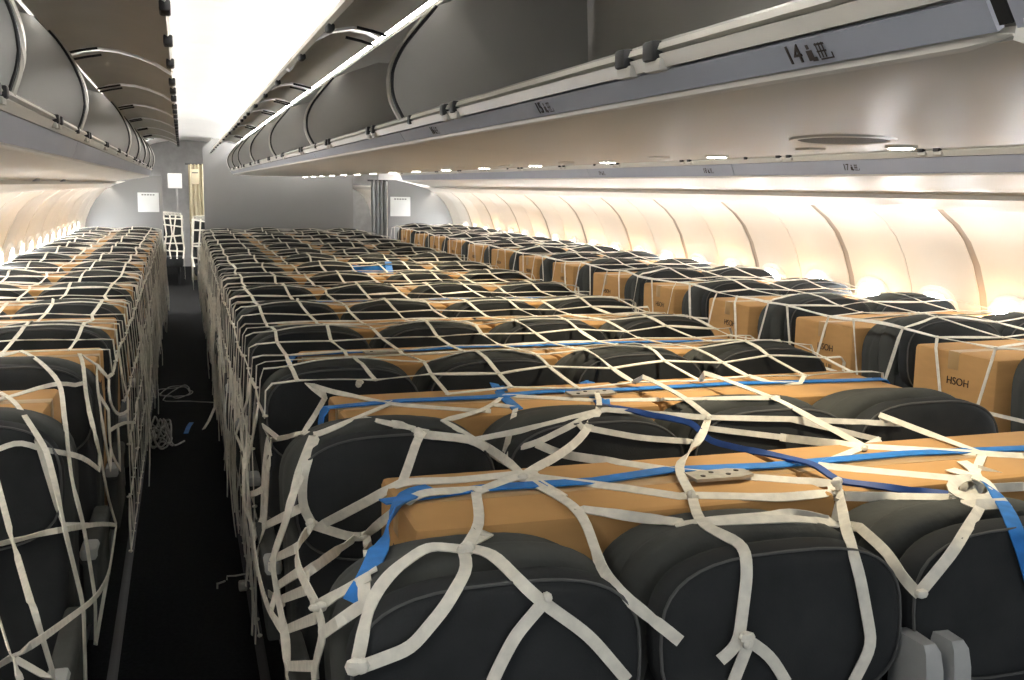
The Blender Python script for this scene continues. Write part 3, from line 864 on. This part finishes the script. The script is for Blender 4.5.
# hanging tail bundles along the aisle sides of the nets
def tails(parent, xs, sgn, ya, yb, n, seed):
    rr = random.Random(seed)
    for _ in range(n):
        mb = MB(); y = rr.uniform(ya, yb); x = xs+sgn*rr.uniform(.005, .035); z0 = rr.uniform(.75, 1.0); z1 = rr.uniform(.05, .35)
        pts, nr = [], []
        for k in range(8):
            t = k/7; pts.append(Vector((x+.012*math.sin(5*t+y*3), y+.05*math.sin(3*t+y*7), z0+(z1-z0)*t))); nr.append(Vector((sgn, -.35, 0)).normalized())
        mb.ribbon(pts, nr, rr.uniform(.007, .013), .0025, rr.uniform(-.8, .8))
        mb.build('hanging_tail', 'web', parent)
tails(netC, .205, -1, 3.2, 14, 95, 2); tails(netL, -.255, 1, 5.6, 14, 80, 4); tails(netR, 2.79, -1, 3, 14, 30, 6)
# ------------------------------------------------------------------ blue straps, rope, loops
def blue_strap(k, y, label):
    t = thing('ratchet_strap', label, 'strap', group='blue straps over the centre boxes')
    yy = y+.50+(R.uniform(-.06, .06) if k > 1 else 0); z = 1.078 if k == 0 else 1.093
    pts = [(.30, yy-.16, .72), (.33, yy-.10, .88), (.347, yy-.04, 1.02), (.354, yy-.01, 1.065), (.37, yy+.01, z), (.6, yy+.05, z), (.85, yy+.03, z+.002), (1.05, yy+.065, z+.003), (1.3, yy+.035, z+.003), (1.7, yy+.05, z+.001), (2.1, yy+.01, z), (2.26, yy, z), (2.285, yy, 1.06), (2.29, yy, .8)]
    nr = [(-1, 0, .25), (-1, 0, .2), (-1, 0, .1), (-.9, 0, .5), (-.3, 0, 1)]+[(0, 0, 1)]*6+[(.3, 0, 1), (.9, 0, .5), (1, 0, 0)]
    if k == 0: pts, nr = pts[4:], nr[4:]
    P, N = [], []
    for i in range(len(pts)-1):
        for q in range(4):
            s_ = q/4; P.append(Vector(pts[i]).lerp(Vector(pts[i+1]), s_)); N.append(Vector(nr[i]).lerp(Vector(nr[i+1]), s_).normalized())
    P.append(Vector(pts[-1])); N.append(Vector(nr[-1]))
    MB().ribbon(P, N, .042, .003).build('webbing', 'blue', t)
    bx = 1.13+.04*k if k < 2 else R.choice([.7, 1.2, 1.7])
    bk_ = MB()
    pl = [(-.055, -.03), (.03, -.034), (.06, -.02), (.06, .02), (.03, .034), (-.055, .03)]
    bk_.loft([[(bx+a*1.3, yy-.02+b, z+.006) for a, b in pl], [(bx+a*1.3, yy-.02+b, z+.013) for a, b in pl]], True, True, True)
    bo = bk_.build('ratchet_buckle', 'buckle', t)
    for q in range(4): MB().tube([(bx-.045+q*.032, yy-.02+(.012 if q % 2 else -.01), z+.0125), (bx-.045+q*.032, yy-.02+(.012 if q % 2 else -.01), z+.0145)], .006, 8).build('buckle_hole', 'ink', bo)
    return t
for k, y in enumerate(ROWS_C[:-1]):
    if k in (0, 1, 2, 4): blue_strap(k, y, 'blue ratchet strap across the centre boxes behind the %s' % rowword(k))
mb = MB(); knb = MB()
trace(mb, knb, [(598, 405), (640, 413), (698, 424), (704, 440), (818, 466), (835, 482), (948, 495)], 'centre', .016, .012, False, .006)
tag(mb.build('blue_rope', 'navy'), 'thin blue rope running over the net from the mid knot to the near right bundle', 'rope')
def traced(name, label, cat, pl, w, m, off=.014, th=.003):
    mb = MB(); kb = MB()
    for p in pl: trace(mb, kb, p, 'centre', w, off, False, th)
    o = mb.build(name, m); tag(o, label, cat); return o
traced('blue_strap_loop', 'short blue strap loop knotted round the net, left of the pair over the second row', 'strap', [[(494, 384), (500, 396), (512, 404), (518, 410)], [(496, 390), (506, 389)]], .03, 'blue', .016)
traced('blue_strap_loop', 'wider blue strap loop tied round the net, right of the pair, beside a zinc buckle', 'strap', [[(584, 382), (592, 396), (600, 404), (610, 403)], [(590, 382), (597, 397)]], .032, 'blue', .016)
traced('blue_strap', 'blue strap hanging down from the net bundle over the near third seat', 'strap', [[(972, 478), (985, 480), (1008, 511), (1024, 553), (1034, 590)]], .03, 'blue', .016)
traced('blue_strap_tail', 'small far blue strap scrap lying on the net in the middle distance', 'strap', [[(352, 268), (372, 271), (392, 268)], [(388, 262), (390, 274)]], .05, 'blue', .016)
traced('blue_strap', 'blue strap hanging down the left end of the nearest centre box', 'strap', [[(432, 489), (414, 491), (400, 500), (386, 530), (373, 565), (353, 603)]], .038, 'blue', .001)
# the knotted bundle of webbing above the third seat
t = thing('webbing_bundle', 'tangled bundle of cream webbing knotted above the near third seat', 'webbing')
mb = MB(); kb = MB()
for p in ([(950, 470), (985, 480), (1000, 497), (968, 500), (945, 488), (965, 474), (992, 492)], [(952, 494), (985, 503), (1005, 498), (985, 487)], [(962, 462), (975, 468), (982, 492), (960, 498)], [(955, 498), (975, 506), (1008, 503)]):
    trace(mb, kb, p, 'centre', .024, .02, False)
mb.build('coils', 'web', t)
t0, n0, d0 = first_hit(969, 489, 'centre'); kp = CAM+d0*(t0-.03)
MB().lump(kp, .024, .018, .024, 8, 5).build('knot', 'web', t)
# ------------------------------------------------------------------ things lying in the aisle
def scribble(name, label, cx, cy, rx, ry, n, r, m, seed, h=.06, tailp=None):
    rr = random.Random(seed); pts = []
    for k in range(n):
        a = k*.55; q = rr.uniform(.55, 1)
        pts.append((cx+rx*q*math.cos(a), cy+ry*q*math.sin(a), r+h*abs(math.sin(a*.37+seed))*rr.uniform(.2, 1)))
    if tailp: pts += tailp
    o = MB().tube(smooth_pts(pts), r, 5).build(name, m); return tag(o, label, 'cord')
def smooth_pts(p, n=4):
    out = []; P = [Vector(q) for q in p]
    for i in range(len(P)-1):
        a, b, c, d = P[max(0, i-1)], P[i], P[i+1], P[min(len(P)-1, i+2)]
        for k in range(n):
            t = k/n
            out.append(.5*((2*b)+(c-a)*t+(2*a-5*b+4*c-d)*t*t+(3*b-a-3*c+d)*t**3))
    out.append(P[-1]); return out
scribble('thin_cord', 'thin grey cord coiled flat across the aisle floor, further from the camera', -.10, 8.6, .15, .28, 26, .004, 'cord', 3, .01, [(-.2, 8.3, .004), (0, 8.2, .004), (.19, 8.1, .005)])
scribble('cord_tangle', 'tangled heap of thin grey cord on the floor against the left seats', -.19, 6.85, .08, .22, 70, .006, 'cord', 5, .16, [(-.1, 6.7, .03), (-.04, 6.9, .006)])
tag(MB().ribbon([Vector((-.03, 7.1, .006)), Vector((-.01, 7.25, .02)), Vector((.01, 7.42, .008))], [Vector((0, 0, 1))]*3, .03, .003).build('blue_scrap', 'blue'), 'small blue strap scrap lying on the dark aisle floor', 'strap')
tag(MB().ribbon([Vector((.19, 7.7, .22)), Vector((.18, 7.5, .10)), Vector((.13, 7.35, .03)), Vector((.09, 7.2, .006))], [Vector((-.5, -.5, .7))]*4, .025, .003).build('strap_end', 'web'), 'pale strap end trailing from the centre net onto the aisle floor', 'strap')
t = thing('tensioner_hook', 'thin steel tensioner rod sticking out of the centre net into the aisle', 'hook', (.2, 4.1, .12))
MB().tube([(0, 0, 0), (-.04, 0, -.004), (-.075, 0, -.002), (-.076, 0, -.018)], .0035, 6).build('rod', 'buckle', t)
MB().tube([(-.082, 0, -.022), (-.11, 0, -.03), (-.114, 0, -.028), (-.115, 0, -.052)], .004, 6).build('hook_end', 'buckle', t)
MB().box((-.03, -.02, -.07), (.005, .02, -.03), .008).build('clamp', 'buckle', t)
t = thing('hang_tag', 'orange tag hanging on the centre net at the aisle side', 'tag', (.185, 9.6, .32))
MB().box((-.012, -.05, -.07), (.0, .05, .07), .004).build('tag_plate', 'orange', t)
MB().tube([(-.005, 0, .07), (.01, 0, .16)], .004, 5).build('tag_cord', 'cord', t)
# ------------------------------------------------------------------ the next cabin, seen through the aisle openings
curtain('cream_curtain', 'tall cream curtain at the far end of the left aisle beyond the bulkhead', .11, .36, 18.6, .02, 2.05, 4, 'cream')
t = thing('notice_board', 'pale yellowish notice high on the far curtain at the end of the left aisle', 'notice', (.22, 18.5, 1.70))
MB().box((-.07, -.012, 0), (.07, 0, .26), .004).build('board', 'cream', t)
MB().box((-.05, -.0135, .19), (.05, -.0125, .21)).build('printed_line', 'track', t)
struct('wall_end', MB().box((-1.5, Y1-.05, 0), (4.1, Y1, 2.65)), 'curtain')
t = thing('notice_board', 'pale blue white screen on the far wall panel beyond the left bulkhead', 'notice', (-.10, 20.6, 1.62))
MB().box((-.16, -.02, 0), (.10, 0, .28), .006).build('board', 'placard', t)
MB().box((-.02, .0, -1.62), (.02, .02, .28), .004).build('stand', 'bulk', t)
for i, (bx, by, hw, lab) in enumerate(((-.32, 18.3, .3, 'dark net covered load beyond the left bulkhead beside the aisle'), (.50, 16.5, .36, 'dark net covered load beyond the centre bulkhead beside the left aisle'),
                               (2.05, 15.7, .3, 'dark net covered load beyond the centre bulkhead beside the right aisle'))):
    t = thing('covered_seat', lab, 'seat', (bx, by, 0))
    mb = MB()
    for q in range(3):
        mb.box((-hw, q*.8, .35), (hw, q*.8+.22, 1.16), .09, seg=4); mb.box((-hw, q*.8-.4, .3), (hw, q*.8+.05, .48), .04)
        mb.box((-hw*.8, q*.8-.3, 0), (-hw*.8+.04, q*.8, .32)); mb.box((hw*.8-.04, q*.8-.3, 0), (hw*.8, q*.8, .32))
    mb.build('seat_rows', 'fabric', t)
    nb = MB(); rr = random.Random(i)
    for q in range(12):
        y = -.45+q*.2
        nb.ribbon([Vector((-hw-.02, y, .1)), Vector((-hw-.015, y+rr.uniform(-.1, .1), .7)), Vector((-hw+.02, y, 1.16)), Vector((0, y+.1, 1.185)), Vector((hw-.02, y, 1.16)), Vector((hw+.015, y+rr.uniform(-.1, .1), .7)), Vector((hw+.02, y, .1))],
                  [Vector((-1, 0, 0)), Vector((-1, 0, 0)), Vector((-.5, 0, .8)), Vector((0, 0, 1)), Vector((.5, 0, .8)), Vector((1, 0, 0)), Vector((1, 0, 0))], .022, .003)
    for z in (.3, .55, .8, 1.05):
        for s_ in (-1, 1):
            nb.ribbon([Vector((s_*(hw+.018), -.45, z)), Vector((s_*(hw+.018), .6, z+.04)), Vector((s_*(hw+.018), 1.8, z))], [Vector((s_, 0, 0))]*3, .022, .003)
    for q in range(7):
        x = -hw+q*hw/3
        nb.ribbon([Vector((x, -.42, .45)), Vector((x+rr.uniform(-.05, .05), -.08, .6)), Vector((x+rr.uniform(-.05, .05), -.03, .85)), Vector((x, -.02, 1.17))], [Vector((0, -1, 0.2))]*4, .024, .003)
    for q in range(5):
        z = .55+q*.14
        nb.ribbon([Vector((-hw-.01, -.06, z+rr.uniform(-.06, .06))), Vector((0, -.06, z+rr.uniform(-.06, .06))), Vector((hw+.01, -.06, z))], [Vector((0, -1, 0))]*3, .024, .003)
    nb.build('webbing', 'web', t)
# ------------------------------------------------------------------ light
def area(name, loc, rot, sx, sy, power, col=(1, 1, 1)):
    l = bpy.data.lights.new(name, 'AREA'); l.shape = 'RECTANGLE'; l.size = sx; l.size_y = sy; l.energy = power; l.color = col
    o = bpy.data.objects.new(name, l); C.objects.link(o); o.location = loc; o.rotation_euler = rot; return o
for i, y in enumerate(LAMPS[:8]):
    l = bpy.data.lights.new('reading_lamp', 'SPOT'); l.energy = 22; l.color = (1, .86, .62); l.spot_size = 2.2; l.spot_blend = .9; l.shadow_soft_size = .03
    o = bpy.data.objects.new('reading_lamp', l); C.objects.link(o); o.location = (1.585, y, 1.815)
w = bpy.data.worlds.new('world'); bpy.context.scene.world = w; w.use_nodes = True
w.node_tree.nodes['Background'].inputs[0].default_value = (.9, .95, 1, 1); w.node_tree.nodes['Background'].inputs[1].default_value = .55
sc = bpy.context.scene
sc.view_settings.view_transform = 'Standard'; sc.view_settings.look = 'None'; sc.view_settings.gamma = 1; sc.view_settings.exposure = 0.62
sc.view_settings.use_curve_mapping = False
sc.cycles.max_bounces = 8
